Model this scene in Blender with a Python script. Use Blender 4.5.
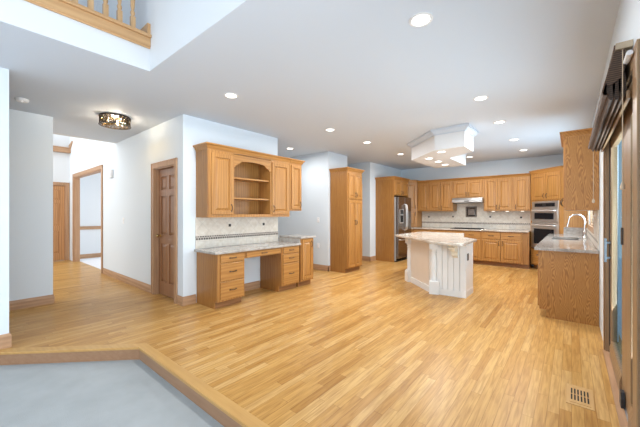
import bpy, bmesh, math, random
from mathutils import Vector, Matrix
random.seed(7)
for o in list(bpy.data.objects):
    bpy.data.objects.remove(o, do_unlink=True)
SC = bpy.context.scene
COL = SC.collection
R = math.radians

# ---------------------------------------------------------------- camera, world, daylight, exposure
cam = bpy.data.cameras.new('camera'); cam_o = bpy.data.objects.new('camera', cam); COL.objects.link(cam_o)
cam.sensor_width = 36.0; cam.lens = 303.0/640*36.0; cam.clip_start = 0.02
cam_o.location = (0, 0, 1.32); cam_o.rotation_euler = (R(90), 0, R(39.71))
SC.camera = cam_o

w = bpy.data.worlds.new('sky'); SC.world = w; w.use_nodes = True
w.node_tree.nodes['Background'].inputs['Color'].default_value = (0.50, 0.66, 0.76, 1)
w.node_tree.nodes['Background'].inputs['Strength'].default_value = 0.75

def area(name, loc, rot, sx, sy, power, color, spread=None):
    l = bpy.data.lights.new(name, 'AREA'); l.shape = 'RECTANGLE'; l.size = sx; l.size_y = sy
    l.energy = power; l.color = color
    if spread: l.spread = R(spread)
    o = bpy.data.objects.new(name, l); COL.objects.link(o); o.location = loc; o.rotation_euler = rot
    o['kind'] = 'helper'
    return o
DAY = (0.89, 0.945, 1.0)
area('added_rear_window_light', (-2.0, -5.75, 2.0), (R(96), 0, 0), 3.9, 4.0, 175, DAY)  # unseen windows assumed behind the camera; added as soft light from behind
area('added_side_light', (0.30, -0.6, 1.5), (R(100), 0, R(90)), 2.8, 2.2, 86, DAY, 140)  # added beside the camera to brighten the stub and desk walls
area('added_sink_window_light', (0.36, 6.75, 1.63), (R(92), 0, R(90)), 1.6, .95, 62, DAY)  # light of the assumed sink window, added to brighten the back of the kitchen
area('added_foyer_light', (-8.9, -1.9, 3.2), (R(90), 0, 0), 3.4, 3.4, 200, (1.0, .98, .95))  # added to light the hall; the foyer window is assumed and unseen
area('sliding_door_daylight', (0.62, 3.1, 1.15), (R(115), 0, R(90)), 1.5, 1.9, 105, DAY, 150)
area('added_dining_light', (-9.2, 4.85, 1.5), (R(-90), 0, 0), 2.6, 1.6, 70, (1, .98, .96))  # added to brighten the room past the cased opening; its source is unseen
area('added_upstairs_light', (-3.9, -4.5, 4.2), (R(90), 0, 0), 1.0, 1.6, 12, DAY)  # added light for the landing; no window is modelled here

SC.view_settings.view_transform = 'Standard'; SC.view_settings.look = 'None'
SC.view_settings.gamma = 1; SC.view_settings.use_curve_mapping = False
SC.view_settings.exposure = 0.05
CAN_POWER = 17.5
CAN_COLOR = (1.0, 0.98, 0.96)

# ---------------------------------------------------------------- materials
def nmat(name):
    m = bpy.data.materials.new(name); m.use_nodes = True
    nt = m.node_tree; b = nt.nodes['Principled BSDF']
    return m, nt, b
def mat(name, c, rough=0.5, metal=0.0, bump=0.0, bscale=200, var=0.0, vscale=3.0, spec=None, emit=None, es=0):
    m, nt, b = nmat(name)
    b.inputs['Base Color'].default_value = (*c, 1); b.inputs['Roughness'].default_value = rough
    b.inputs['Metallic'].default_value = metal
    if spec is not None: b.inputs['Specular IOR Level'].default_value = spec
    if emit: b.inputs['Emission Color'].default_value = (*emit, 1); b.inputs['Emission Strength'].default_value = es
    tc = nt.nodes.new('ShaderNodeTexCoord')
    if var:
        n = nt.nodes.new('ShaderNodeTexNoise'); n.inputs['Scale'].default_value = vscale; n.inputs['Detail'].default_value = 4
        mx = nt.nodes.new('ShaderNodeMix'); mx.data_type = 'RGBA'
        mx.inputs['A'].default_value = (*[v*(1-var) for v in c], 1); mx.inputs['B'].default_value = (*[min(1, v*(1+var)) for v in c], 1)
        nt.links.new(tc.outputs['Object'], n.inputs['Vector']); nt.links.new(n.outputs['Fac'], mx.inputs['Factor'])
        nt.links.new(mx.outputs['Result'], b.inputs['Base Color'])
    if bump:
        n2 = nt.nodes.new('ShaderNodeTexNoise'); n2.inputs['Scale'].default_value = bscale; n2.inputs['Detail'].default_value = 3
        bp = nt.nodes.new('ShaderNodeBump'); bp.inputs['Strength'].default_value = bump; bp.inputs['Distance'].default_value = 0.004
        nt.links.new(tc.outputs['Object'], n2.inputs['Vector']); nt.links.new(n2.outputs['Fac'], bp.inputs['Height'])
        nt.links.new(bp.outputs['Normal'], b.inputs['Normal'])
    return m
def oak(name, light, dark, axis='z', rough=0.38, cath=0.5, freq=1.0, st=0.09, dist=16):
    m, nt, b = nmat(name)
    tc = nt.nodes.new('ShaderNodeTexCoord'); oi = nt.nodes.new('ShaderNodeObjectInfo')
    sc = nt.nodes.new('ShaderNodeVectorMath'); sc.operation = 'SCALE'; sc.inputs[0].default_value = (3.1, 2.3, 1.7)
    add = nt.nodes.new('ShaderNodeVectorMath'); add.operation = 'ADD'
    nt.links.new(oi.outputs['Random'], sc.inputs['Scale']); nt.links.new(tc.outputs['Object'], add.inputs[0]); nt.links.new(sc.outputs['Vector'], add.inputs[1])
    mp = nt.nodes.new('ShaderNodeMapping')
    s = {'x': (st, 1, 1), 'y': (1, st, 1), 'z': (1, 1, st)}[axis]
    mp.inputs['Scale'].default_value = s; nt.links.new(add.outputs['Vector'], mp.inputs['Vector'])
    n1 = nt.nodes.new('ShaderNodeTexNoise'); n1.inputs['Scale'].default_value = 26*freq; n1.inputs['Detail'].default_value = 5; n1.inputs['Roughness'].default_value = 0.6
    n1.inputs['Distortion'].default_value = 0.4
    sp = nt.nodes.new('ShaderNodeSeparateXYZ'); nt.links.new(mp.outputs['Vector'], sp.inputs[0])
    o1, o2, og = {'x': ('Y', 'Z', 'X'), 'y': ('X', 'Z', 'Y'), 'z': ('X', 'Y', 'Z')}[axis]
    sm = nt.nodes.new('ShaderNodeMath'); sm.operation = 'ADD'; nt.links.new(sp.outputs[o1], sm.inputs[0]); nt.links.new(sp.outputs[o2], sm.inputs[1])
    cx = nt.nodes.new('ShaderNodeCombineXYZ'); nt.links.new(sm.outputs[0], cx.inputs['X']); nt.links.new(sp.outputs[og], cx.inputs['Y'])
    wv = nt.nodes.new('ShaderNodeTexWave'); wv.wave_type = 'BANDS'; wv.bands_direction = 'X'; wv.wave_profile = 'SIN'
    wv.inputs['Scale'].default_value = 7*freq; wv.inputs['Distortion'].default_value = dist; wv.inputs['Detail'].default_value = 1.5; wv.inputs['Detail Scale'].default_value = 0.5
    nt.links.new(mp.outputs['Vector'], n1.inputs['Vector']); nt.links.new(cx.outputs[0], wv.inputs['Vector'])
    mx = nt.nodes.new('ShaderNodeMix'); mx.data_type = 'FLOAT'; mx.inputs['Factor'].default_value = cath
    nt.links.new(n1.outputs['Fac'], mx.inputs['A']); nt.links.new(wv.outputs['Fac'], mx.inputs['B'])
    rp = nt.nodes.new('ShaderNodeValToRGB'); rp.color_ramp.elements[0].position = 0.25; rp.color_ramp.elements[1].position = 0.72
    rp.color_ramp.elements[0].color = (*dark, 1); rp.color_ramp.elements[1].color = (*light, 1)
    nt.links.new(mx.outputs['Result'], rp.inputs['Fac']); nt.links.new(rp.outputs['Color'], b.inputs['Base Color'])
    b.inputs['Roughness'].default_value = rough
    return m
def stone(name, cols, scale=60, rough=0.15):
    m, nt, b = nmat(name)
    tc = nt.nodes.new('ShaderNodeTexCoord')
    n = nt.nodes.new('ShaderNodeTexNoise'); n.inputs['Scale'].default_value = scale; n.inputs['Detail'].default_value = 8; n.inputs['Roughness'].default_value = 0.75
    n2 = nt.nodes.new('ShaderNodeTexNoise'); n2.inputs['Scale'].default_value = scale*0.12; n2.inputs['Detail'].default_value = 3
    mx = nt.nodes.new('ShaderNodeMix'); mx.data_type = 'FLOAT'; mx.inputs['Factor'].default_value = 0.4
    nt.links.new(tc.outputs['Object'], n.inputs['Vector']); nt.links.new(tc.outputs['Object'], n2.inputs['Vector'])
    nt.links.new(n.outputs['Fac'], mx.inputs['A']); nt.links.new(n2.outputs['Fac'], mx.inputs['B'])
    rp = nt.nodes.new('ShaderNodeValToRGB'); e = rp.color_ramp.elements
    e[0].position = 0.36; e[0].color = (*cols[0], 1); e[1].position = 0.64; e[1].color = (*cols[2], 1)
    k = e.new(0.5); k.color = (*cols[1], 1)
    nt.links.new(mx.outputs['Result'], rp.inputs['Fac']); nt.links.new(rp.outputs['Color'], b.inputs['Base Color'])
    b.inputs['Roughness'].default_value = rough
    return m
def tile(name, c1, c2, grout, w_, h_, diag=False, rough=0.3, gap=0.004):
    m, nt, b = nmat(name)
    tc = nt.nodes.new('ShaderNodeTexCoord'); sp = nt.nodes.new('ShaderNodeSeparateXYZ'); cb = nt.nodes.new('ShaderNodeCombineXYZ')
    nt.links.new(tc.outputs['Object'], sp.inputs[0]); nt.links.new(sp.outputs['X'], cb.inputs['X']); nt.links.new(sp.outputs['Z'], cb.inputs['Y'])
    mp = nt.nodes.new('ShaderNodeMapping'); nt.links.new(cb.outputs[0], mp.inputs['Vector'])
    if diag: mp.inputs['Rotation'].default_value = (0, 0, R(45))
    br = nt.nodes.new('ShaderNodeTexBrick'); br.offset = 0.0 if diag else 0.5; br.inputs['Scale'].default_value = 1
    br.inputs['Brick Width'].default_value = w_; br.inputs['Row Height'].default_value = h_; br.inputs['Mortar Size'].default_value = gap
    br.inputs['Color1'].default_value = (*c1, 1); br.inputs['Color2'].default_value = (*c2, 1); br.inputs['Mortar'].default_value = (*grout, 1)
    nt.links.new(mp.outputs[0], br.inputs['Vector'])
    n = nt.nodes.new('ShaderNodeTexNoise'); n.inputs['Scale'].default_value = 18; n.inputs['Detail'].default_value = 6
    nt.links.new(tc.outputs['Object'], n.inputs['Vector'])
    mx = nt.nodes.new('ShaderNodeMix'); mx.data_type = 'RGBA'; mx.blend_type = 'OVERLAY'; mx.inputs['Factor'].default_value = 0.35
    nt.links.new(br.outputs['Color'], mx.inputs['A']); nt.links.new(n.outputs['Fac'], mx.inputs['B'])
    nt.links.new(mx.outputs['Result'], b.inputs['Base Color']); b.inputs['Roughness'].default_value = rough
    return m
def plank_floor(name):
    m, nt, b = nmat(name)
    N = nt.nodes.new; L = nt.links.new
    def math_(op, a, c=None):
        n = N('ShaderNodeMath'); n.operation = op
        for i, v in enumerate((a, c)):
            if v is None: continue
            if isinstance(v, (int, float)): n.inputs[i].default_value = v
            else: L(v, n.inputs[i])
        return n.outputs[0]
    tc = N('ShaderNodeTexCoord'); sp = N('ShaderNodeSeparateXYZ'); L(tc.outputs['Object'], sp.inputs[0])
    xr = math_('DIVIDE', sp.outputs['X'], 0.0635); row = math_('FLOOR', xr)
    wr = N('ShaderNodeTexWhiteNoise'); wr.noise_dimensions = '1D'; L(row, wr.inputs['W'])
    ln = math_('ADD', math_('MULTIPLY', wr.outputs['Value'], 0.7), 0.55)
    yy = math_('ADD', math_('DIVIDE', sp.outputs['Y'], ln), math_('MULTIPLY', wr.outputs['Value'], 37.0)); idx = math_('FLOOR', yy)
    cb = N('ShaderNodeCombineXYZ'); L(row, cb.inputs[0]); L(idx, cb.inputs[1])
    wn = N('ShaderNodeTexWhiteNoise'); wn.noise_dimensions = '2D'; L(cb.outputs[0], wn.inputs['Vector'])
    rp = N('ShaderNodeValToRGB'); e = rp.color_ramp.elements
    e[0].position = 0; e[0].color = FL[0]; e[1].position = 1; e[1].color = FL[3]
    k = e.new(0.12); k.color = FL[1]; k = e.new(0.6); k.color = FL[2]
    L(wn.outputs['Value'], rp.inputs['Fac'])
    # grain, offset per plank
    off = N('ShaderNodeVectorMath'); off.operation = 'MULTIPLY_ADD'; L(wn.outputs['Color'], off.inputs[0]); off.inputs[1].default_value = (9, 9, 9)
    L(tc.outputs['Object'], off.inputs[2])
    mp = N('ShaderNodeMapping'); mp.inputs['Scale'].default_value = (1, 0.07, 1); L(off.outputs[0], mp.inputs['Vector'])
    nz = N('ShaderNodeTexNoise'); nz.inputs['Scale'].default_value = 55; nz.inputs['Detail'].default_value = 5; nz.inputs['Distortion'].default_value = 0.6
    L(mp.outputs[0], nz.inputs['Vector'])
    gr = N('ShaderNodeValToRGB'); gr.color_ramp.elements[0].position = 0.3; gr.color_ramp.elements[1].position = 0.62
    gr.color_ramp.elements[0].color = (0.66, 0.56, 0.46, 1); gr.color_ramp.elements[1].color = (1.05, 1.03, 1.0, 1)
    L(nz.outputs['Fac'], gr.inputs['Fac'])
    mx = N('ShaderNodeMix'); mx.data_type = 'RGBA'; mx.blend_type = 'MULTIPLY'; mx.inputs['Factor'].default_value = 0.8
    L(rp.outputs['Color'], mx.inputs['A']); L(gr.outputs['Color'], mx.inputs['B'])
    fx = math_('FRACT', xr); fy = math_('FRACT', yy)
    edge = math_('MINIMUM', math_('MINIMUM', fx, math_('SUBTRACT', 1.0, fx)), math_('MULTIPLY', math_('MINIMUM', fy, math_('SUBTRACT', 1.0, fy)), 12.0))
    seam = math_('LESS_THAN', edge, 0.025)
    m2 = N('ShaderNodeMix'); m2.data_type = 'RGBA'; m2.blend_type = 'MULTIPLY'; L(math_('MULTIPLY', seam, 0.45), m2.inputs['Factor'])
    L(mx.outputs['Result'], m2.inputs['A']); m2.inputs['B'].default_value = (0.35, 0.22, 0.12, 1)
    L(m2.outputs['Result'], b.inputs['Base Color'])
    b.inputs['Roughness'].default_value = 0.30; b.inputs['Specular IOR Level'].default_value = 0.16
    return m
FL = [(0.41, 0.212, 0.058, 1), (0.495, 0.275, 0.085, 1), (0.54, 0.316, 0.103, 1), (0.60, 0.38, 0.152, 1)]
def glassy(name, tint, gloss=0.08):
    m = bpy.data.materials.new(name); m.use_nodes = True; nt = m.node_tree; nt.nodes.clear()
    o = nt.nodes.new('ShaderNodeOutputMaterial'); t = nt.nodes.new('ShaderNodeBsdfTransparent'); g = nt.nodes.new('ShaderNodeBsdfGlossy'); mx = nt.nodes.new('ShaderNodeMixShader')
    t.inputs[0].default_value = (*tint, 1); g.inputs['Roughness'].default_value = 0.02; mx.inputs[0].default_value = gloss
    nt.links.new(t.outputs[0], mx.inputs[1]); nt.links.new(g.outputs[0], mx.inputs[2]); nt.links.new(mx.outputs[0], o.inputs[0])
    return m
def woven(name):
    m, nt, b = nmat(name)
    tc = nt.nodes.new('ShaderNodeTexCoord')
    w1 = nt.nodes.new('ShaderNodeTexWave'); w1.bands_direction = 'Z'; w1.inputs['Scale'].default_value = 28; w1.inputs['Distortion'].default_value = 1.5
    w2 = nt.nodes.new('ShaderNodeTexWave'); w2.bands_direction = 'Y'; w2.inputs['Scale'].default_value = 9; w2.inputs['Distortion'].default_value = 0.5
    n = nt.nodes.new('ShaderNodeTexNoise'); n.inputs['Scale'].default_value = 40
    for t in (w1, w2, n): nt.links.new(tc.outputs['Object'], t.inputs['Vector'])
    a = nt.nodes.new('ShaderNodeMath'); a.operation = 'ADD'; nt.links.new(w1.outputs['Fac'], a.inputs[0]); nt.links.new(w2.outputs['Fac'], a.inputs[1])
    a2 = nt.nodes.new('ShaderNodeMath'); a2.operation = 'MULTIPLY_ADD'; nt.links.new(n.outputs['Fac'], a2.inputs[0]); a2.inputs[1].default_value = 0.8; nt.links.new(a.outputs[0], a2.inputs[2])
    rp = nt.nodes.new('ShaderNodeValToRGB'); rp.color_ramp.elements[0].position = 0.45; rp.color_ramp.elements[0].color = (0.03, 0.018, 0.011, 1)
    rp.color_ramp.elements[1].position = 1.0; rp.color_ramp.elements[1].color = (0.165, 0.092, 0.054, 1)
    sc = nt.nodes.new('ShaderNodeMath'); sc.operation = 'MULTIPLY'; sc.inputs[1].default_value = 0.45
    nt.links.new(a2.outputs[0], sc.inputs[0]); nt.links.new(sc.outputs[0], rp.inputs['Fac']); nt.links.new(rp.outputs['Color'], b.inputs['Base Color'])
    b.inputs['Roughness'].default_value = 0.7
    return m

M = {}
M['wall'] = mat('wall_paint', (0.69, 0.755, 0.81), 0.6, bump=0.05, bscale=300)
M['white'] = mat('white_paint', (0.70, 0.72, 0.74), 0.55, bump=0.04, bscale=300)
M['bright_white'] = mat('bright_white_paint', (0.79, 0.805, 0.82), 0.5)
M['ceil'] = mat('ceiling_paint', (0.64, 0.705, 0.785), 0.8, bump=0.04, bscale=250)  # blue tint put into the paint to offset warm bounce from the floor
M['floor'] = plank_floor('oak_strip_floor')
M['carpet'] = mat('grey_carpet', (0.40, 0.425, 0.432), 0.95, bump=1.0, bscale=200, var=0.16, vscale=4.5, spec=0.1)
M['carpet_white'] = mat('pale_carpet', (0.72, 0.72, 0.74), 0.95, bump=0.6, bscale=260, spec=0.1)
LO, DO = (0.455, 0.222, 0.060), (0.325, 0.140, 0.031)
M['oak'] = oak('honey_oak', LO, DO, 'z', cath=0.35)
M['oakx'] = oak('honey_oak_across', LO, DO, 'x', cath=0.3)
M['oaky'] = oak('honey_oak_along', LO, DO, 'y', cath=0.3)
M['veneer'] = oak('oak_end_veneer', (0.38, 0.177, 0.046), (0.26, 0.107, 0.023), 'z', cath=0.22, freq=1.2, st=0.12, dist=20)
M['figured'] = oak('figured_oak_veneer', (0.43, 0.20, 0.044), (0.26, 0.107, 0.019), 'z', cath=0.5, freq=3.0, st=0.25, dist=46)
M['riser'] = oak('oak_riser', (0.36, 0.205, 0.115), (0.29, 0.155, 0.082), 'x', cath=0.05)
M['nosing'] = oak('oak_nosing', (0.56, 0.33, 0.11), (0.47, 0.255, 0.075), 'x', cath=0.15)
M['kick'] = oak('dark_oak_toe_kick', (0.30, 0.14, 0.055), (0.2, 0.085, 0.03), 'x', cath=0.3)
TL, TD = (0.50, 0.30, 0.17), (0.34, 0.19, 0.10)
M['trim'] = oak('oak_trim', TL, TD, 'z', cath=0.2, rough=0.45)
M['trimx'] = oak('oak_trim_across', TL, TD, 'x', cath=0.2, rough=0.45)
M['trimy'] = oak('oak_trim_along', TL, TD, 'y', cath=0.2, rough=0.45)
M['rail'] = oak('pale_oak_rail', (0.62, 0.40, 0.21), (0.48, 0.29, 0.135), 'z', cath=0.2)
M['raily'] = oak('pale_oak_rail_along', (0.60, 0.37, 0.18), (0.46, 0.26, 0.115), 'y', cath=0.2)
M['door'] = oak('stained_oak_door', (0.34, 0.16, 0.07), (0.22, 0.095, 0.04), 'z', cath=0.4)
M['door_warm'] = oak('warm_oak_door', (0.56, 0.29, 0.12), (0.40, 0.19, 0.07), 'z', cath=0.4)
M['doorwood'] = oak('patio_door_wood', (0.33, 0.205, 0.11), (0.215, 0.125, 0.06), 'z', cath=0.3)
M['granite'] = stone('grey_granite', [(0.22, 0.19, 0.165), (0.40, 0.37, 0.335), (0.53, 0.50, 0.465)], 120)
M['granite_light'] = stone('pale_granite', [(0.32, 0.25, 0.18), (0.50, 0.43, 0.355), (0.62, 0.575, 0.52)], 45)
M['granite_sink'] = stone('grey_beige_granite', [(0.15, 0.12, 0.10), (0.33, 0.29, 0.255), (0.48, 0.445, 0.41)], 60)
TC1, TC2, TG = (0.70, 0.635, 0.54), (0.63, 0.56, 0.47), (0.58, 0.52, 0.45)
M['tile_diag'] = tile('travertine_diagonal', TC1, TC2, TG, 0.15, 0.15, True)
M['tile'] = tile('travertine_straight', TC1, (0.60, 0.56, 0.50), TG, 0.15, 0.15)
M['mosaic'] = tile('mosaic', (0.07, 0.055, 0.045), (0.13, 0.105, 0.085), (0.52, 0.46, 0.40), 0.040, 0.040, gap=0.006)
M['accent'] = mat('bronze_accent', (0.05, 0.04, 0.035), 0.3, metal=0.6)
M['plaque'] = mat('bronze_plaque', (0.16, 0.13, 0.11), 0.4, metal=0.7, bump=0.8, bscale=40, var=0.4, vscale=25)
M['steel'] = mat('stainless', (0.72, 0.71, 0.70), 0.36, metal=1.0)
M['steel_dark'] = mat('stainless_dark', (0.30, 0.27, 0.25), 0.25, metal=1.0)
M['fridge_side'] = mat('fridge_side', (0.30, 0.31, 0.32), 0.45)
M['dark_grey'] = mat('dark_grey_metal', (0.13, 0.145, 0.16), 0.45, metal=0.3)
M['sink_dark'] = mat('dark_composite', (0.05, 0.05, 0.055), 0.5)
M['steel_mid'] = mat('hood_steel', (0.46, 0.45, 0.44), 0.4, metal=1.0)
M['vent'] = oak('vent_oak', (0.60, 0.37, 0.15), (0.50, 0.29, 0.10), 'y', cath=0.2)
M['steel_bright'] = mat('bright_steel', (0.92, 0.91, 0.90), 0.4, metal=0.9)
M['matt_black'] = mat('matt_black_glass', (0.012, 0.012, 0.014), 0.6, spec=0.02)
M['chrome'] = mat('chrome', (0.85, 0.86, 0.88), 0.08, metal=1.0)
M['black_glass'] = mat('black_glass', (0.012, 0.012, 0.014), 0.12, spec=0.15)
M['black'] = mat('black_plastic', (0.02, 0.02, 0.022), 0.4)
M['bronze'] = mat('dark_bronze', (0.07, 0.055, 0.045), 0.35, metal=0.8)
M['brass'] = mat('brass', (0.55, 0.38, 0.16), 0.25, metal=1.0)
M['island'] = mat('cream_white_paint', (0.78, 0.775, 0.755), 0.4)
M['island_panel'] = mat('cream_peach_panel', (0.76, 0.66, 0.55), 0.45, var=0.03, vscale=8)
M['corbel'] = mat('antiqued_cream', (0.76, 0.69, 0.55), 0.5, var=0.25, vscale=30)
M['plastic'] = mat('white_plastic', (0.82, 0.82, 0.82), 0.35)
M['lens'] = mat('lit_lens', (1, 1, 1), 0.5, emit=(1.0, 0.94, 0.86), es=4.0)
M['puck'] = mat('lit_puck', (1, 1, 1), 0.5, emit=(1.0, 0.90, 0.75), es=1.2)
M['bulb'] = mat('lit_bulb', (1, 1, 1), 0.5, emit=(1.0, 0.80, 0.52), es=4.0)
M['crystal'] = glassy('crystal_glass', (0.70, 0.60, 0.42), 0.22)
M['glass'] = glassy('window_glass', (0.80, 0.90, 0.95), 0.10)
M['woven'] = woven('woven_bamboo')
M['railtan'] = mat('tan_headrail', (0.46, 0.36, 0.25), 0.5)
M['cord'] = mat('tan_cord', (0.55, 0.43, 0.30), 0.7)
M['alu'] = mat('grey_track', (0.50, 0.51, 0.53), 0.35, metal=0.7)
M['deck'] = mat('snowy_deck', (0.62, 0.70, 0.78), 0.8, var=0.1)
M['void'] = mat('slot_dark', (0.02, 0.012, 0.006), 0.8)

# ---------------------------------------------------------------- mesh helpers
class MB:
    def __init__(s): s.bm = bmesh.new(); s.sm = False
    def loft(s, loops, cap=True, close=True):
        bm = s.bm; rings = [[bm.verts.new(p) for p in lp] for lp in loops]; n = len(rings[0])
        for a, b in zip(rings, rings[1:]):
            for i in range(n if close else n-1):
                j = (i+1) % n
                bm.faces.new((a[i], a[j], b[j], b[i]))
        if cap:
            bm.faces.new(list(reversed(rings[0]))); bm.faces.new(rings[-1])
        return s
    def box(s, x0, x1, y0, y1, z0, z1):
        return s.loft([[(x0, y0, z), (x1, y0, z), (x1, y1, z), (x0, y1, z)] for z in (z0, z1)])
    def prism(s, pts, z0, z1):
        return s.loft([[(x, y, z) for x, y in pts] for z in (z0, z1)])
    def extrude(s, pts, fn, a, b):           # 2-D outline placed by fn(u, v, t)
        return s.loft([[fn(u, v, t) for u, v in pts] for t in (a, b)])
    def cyl(s, c, r, z0, z1, n=24, r2=None):
        r2 = r if r2 is None else r2
        f = lambda rr, z: [(c[0]+rr*math.cos(2*math.pi*i/n), c[1]+rr*math.sin(2*math.pi*i/n), z) for i in range(n)]
        return s.loft([f(r, z0), f(r2, z1)])
    def lathe(s, c, prof, n=20):
        return s.loft([[(c[0]+r*math.cos(2*math.pi*i/n), c[1]+r*math.sin(2*math.pi*i/n), c[2]+z) for i in range(n)] for r, z in prof])
    def tube(s, pts, r, n=8):
        P = [Vector(p) for p in pts]; loops = []
        up = None
        for i, p in enumerate(P):
            d = (P[min(i+1, len(P)-1)]-P[max(i-1, 0)]).normalized()
            if up is None:
                up = d.orthogonal().normalized()
            else:
                up = (up-d*up.dot(d)).normalized()
            q = d.cross(up)
            loops.append([tuple(p+r*(math.cos(2*math.pi*k/n)*up+math.sin(2*math.pi*k/n)*q)) for k in range(n)])
        return s.loft(loops)
    def raised(s, x0, x1, z0, z1, yb, t=0.02, fr=0.055, raise_=True):
        """cabinet door, back at y=yb, front towards -y"""
        yf = yb-t
        def rect(i, y): return [(x0+i, y, z0+i), (x1-i, y, z0+i), (x1-i, y, z1-i), (x0+i, y, z1-i)]
        lp = [rect(0, yb), rect(0, yf+0.004), rect(0.004, yf)]
        if raise_:
            lp += [rect(fr, yf), rect(fr+0.004, yf+0.014), rect(fr+0.012, yf+0.014), rect(fr+0.035, yf+0.002)]
        return s.loft(lp)
    def build(s, name, m, parent=None, smooth=False, bevel=0.0):
        bm = s.bm
        bmesh.ops.remove_doubles(bm, verts=bm.verts, dist=1e-6)
        bmesh.ops.recalc_face_normals(bm, faces=bm.faces)
        me = bpy.data.meshes.new(name); bm.to_mesh(me); bm.free()
        o = bpy.data.objects.new(name, me); COL.objects.link(o); me.materials.append(M[m] if isinstance(m, str) else m)
        if parent: o.parent = parent
        if smooth:
            for p in me.polygons: p.use_smooth = True
            md = o.modifiers.new('split', 'EDGE_SPLIT'); md.split_angle = R(40)
        if bevel:
            md = o.modifiers.new('bevel', 'BEVEL'); md.width = bevel; md.segments = 2; md.limit_method = 'ANGLE'; md.angle_limit = R(50)
        return o
def box(name, m, x0, x1, y0, y1, z0, z1, parent=None, bevel=0.0):
    return MB().box(x0, x1, y0, y1, z0, z1).build(name, m, parent, bevel=bevel)
def thing(name, label, cat, loc=(0, 0, 0), rz=0, group=None):
    o = bpy.data.objects.new(name, None); COL.objects.link(o); o.empty_display_size = 0.1
    o.location = loc; o.rotation_euler = (0, 0, R(rz)); o['label'] = label; o['category'] = cat
    if group: o['group'] = group
    return o
def tag(o, label, cat, group=None):
    o['label'] = label; o['category'] = cat
    if group: o['group'] = group
    return o
def struct(o, label=None, cat=None):
    o['kind'] = 'structure'
    if label: o['label'] = label
    if cat: o['category'] = cat
    return o
def walls(name, m, boxes, label, cat='wall'):
    b = MB()
    for q in boxes: b.box(*q)
    return struct(b.build(name, m), label, cat)

# ================================================================ STRUCTURE
CZ = 2.74; HZ = 5.4; DROP = 0.125
# floors
struct(MB().prism([(.40, 1.19), (.40, 9.42), (-6.3, 9.42), (-6.3, 2.2), (-11.1, 2.2), (-11.1, -2.1), (-4.33, -2.1), (-4.33, .16), (-3.30, 1.19)], -0.02, 0).build('floor', 'floor'),
       'honey oak strip floor of the kitchen and hall', 'floor')
struct(box('floor_carpet', 'carpet', -4.39, .37, -6.0, 1.2, -DROP-.05, -DROP), 'grey carpet of the sunken room in the foreground', 'floor')
struct(box('floor_dining', 'carpet_white', -11.1, -6.4, 2.2, 5.0, -.02, .004), 'pale carpet beyond the cased opening', 'floor')
# step edge: nosing board and riser
S2 = math.sqrt(.5)
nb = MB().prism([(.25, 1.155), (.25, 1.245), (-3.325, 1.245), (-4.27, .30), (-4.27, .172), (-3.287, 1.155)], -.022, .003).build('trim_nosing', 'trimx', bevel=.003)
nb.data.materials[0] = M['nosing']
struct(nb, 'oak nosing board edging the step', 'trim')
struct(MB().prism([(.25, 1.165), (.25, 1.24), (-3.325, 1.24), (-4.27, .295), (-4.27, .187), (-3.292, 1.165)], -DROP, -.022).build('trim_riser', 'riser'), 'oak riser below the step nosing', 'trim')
# ceilings
struct(MB().box(-7.0, .37, 1.243, 9.42, CZ, CZ+.2).box(-7.0, -3.243, -6.0, 1.243, CZ, CZ+.2).build('ceiling', 'ceil'), 'flat grey white ceiling of the kitchen', 'ceiling')
struct(MB().box(-5.0, .37, -6.1, 1.36, HZ, HZ+.1).box(-11.1, -7.0, -2.2, 2.2, HZ, HZ+.1).box(-11.1, -6.2, 2.2, 5.0, CZ, CZ+.1).build('ceiling_high', 'ceil'), 'high ceiling of the two storey rooms', 'ceiling')
# walls
walls('wall_left', 'wall', [(-4.39, -4.27, 2.08, 3.89, 0, CZ)], 'blue white wall behind the built-in desk')
walls('wall_hall', 'wall', [(-4.52, -4.39, 2.08, 2.2, 0, CZ), (-5.24, -4.52, 2.08, 2.2, 2.05, CZ), (-8.02, -5.24, 2.08, 2.2, 0, CZ), (-8.02, -7.0, 2.08, 2.2, CZ, HZ),
                            (-10.45, -8.02, 2.08, 2.2, 2.31, HZ), (-10.97, -10.45, 2.08, 2.2, 0, HZ)], 'white hall wall with a door and a cased opening')
walls('wall_foyer', 'white', [(-11.1, -10.97, -2.2, 1.22, 0, HZ), (-11.1, -10.97, 1.22, 1.99, 2.11, HZ), (-11.1, -10.97, 1.99, 5.0, 0, HZ)], 'far white wall at the end of the hall')
walls('wall_stub', 'wall', [(-6.0, -5.87, -2.1, .92, 0, CZ)], 'short pale wall at the left of the hall')
walls('wall_near', 'wall', [(-4.39, -4.27, -6.0, .34, -DROP, CZ)], 'white wall end at the left edge of the picture')
walls('wall_pantry', 'wall', [(-6.3, -4.27, 5.44, 5.56, 0, CZ), (-4.39, -4.27, 5.56, 6.2, 0, CZ)], 'grey wall around the tall pantry cabinet')
walls('wall_passage', 'wall', [(-4.52, -4.27, 7.3, 7.42, 0, CZ), (-5.4, -4.52, 7.3, 7.42, 2.06, CZ), (-6.3, -5.4, 7.3, 7.42, 0, CZ), (-4.39, -4.27, 7.42, 9.42, 0, CZ)], 'pale wall between pantry and refrigerator')
walls('wall_recess', 'wall', [(-6.42, -6.3, 2.2, 9.42, 0, CZ)], 'hidden wall of the side passages')
walls('wall_back', 'wall', [(-4.39, .37, 9.3, 9.42, 0, CZ)], 'back wall of the kitchen')
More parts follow.
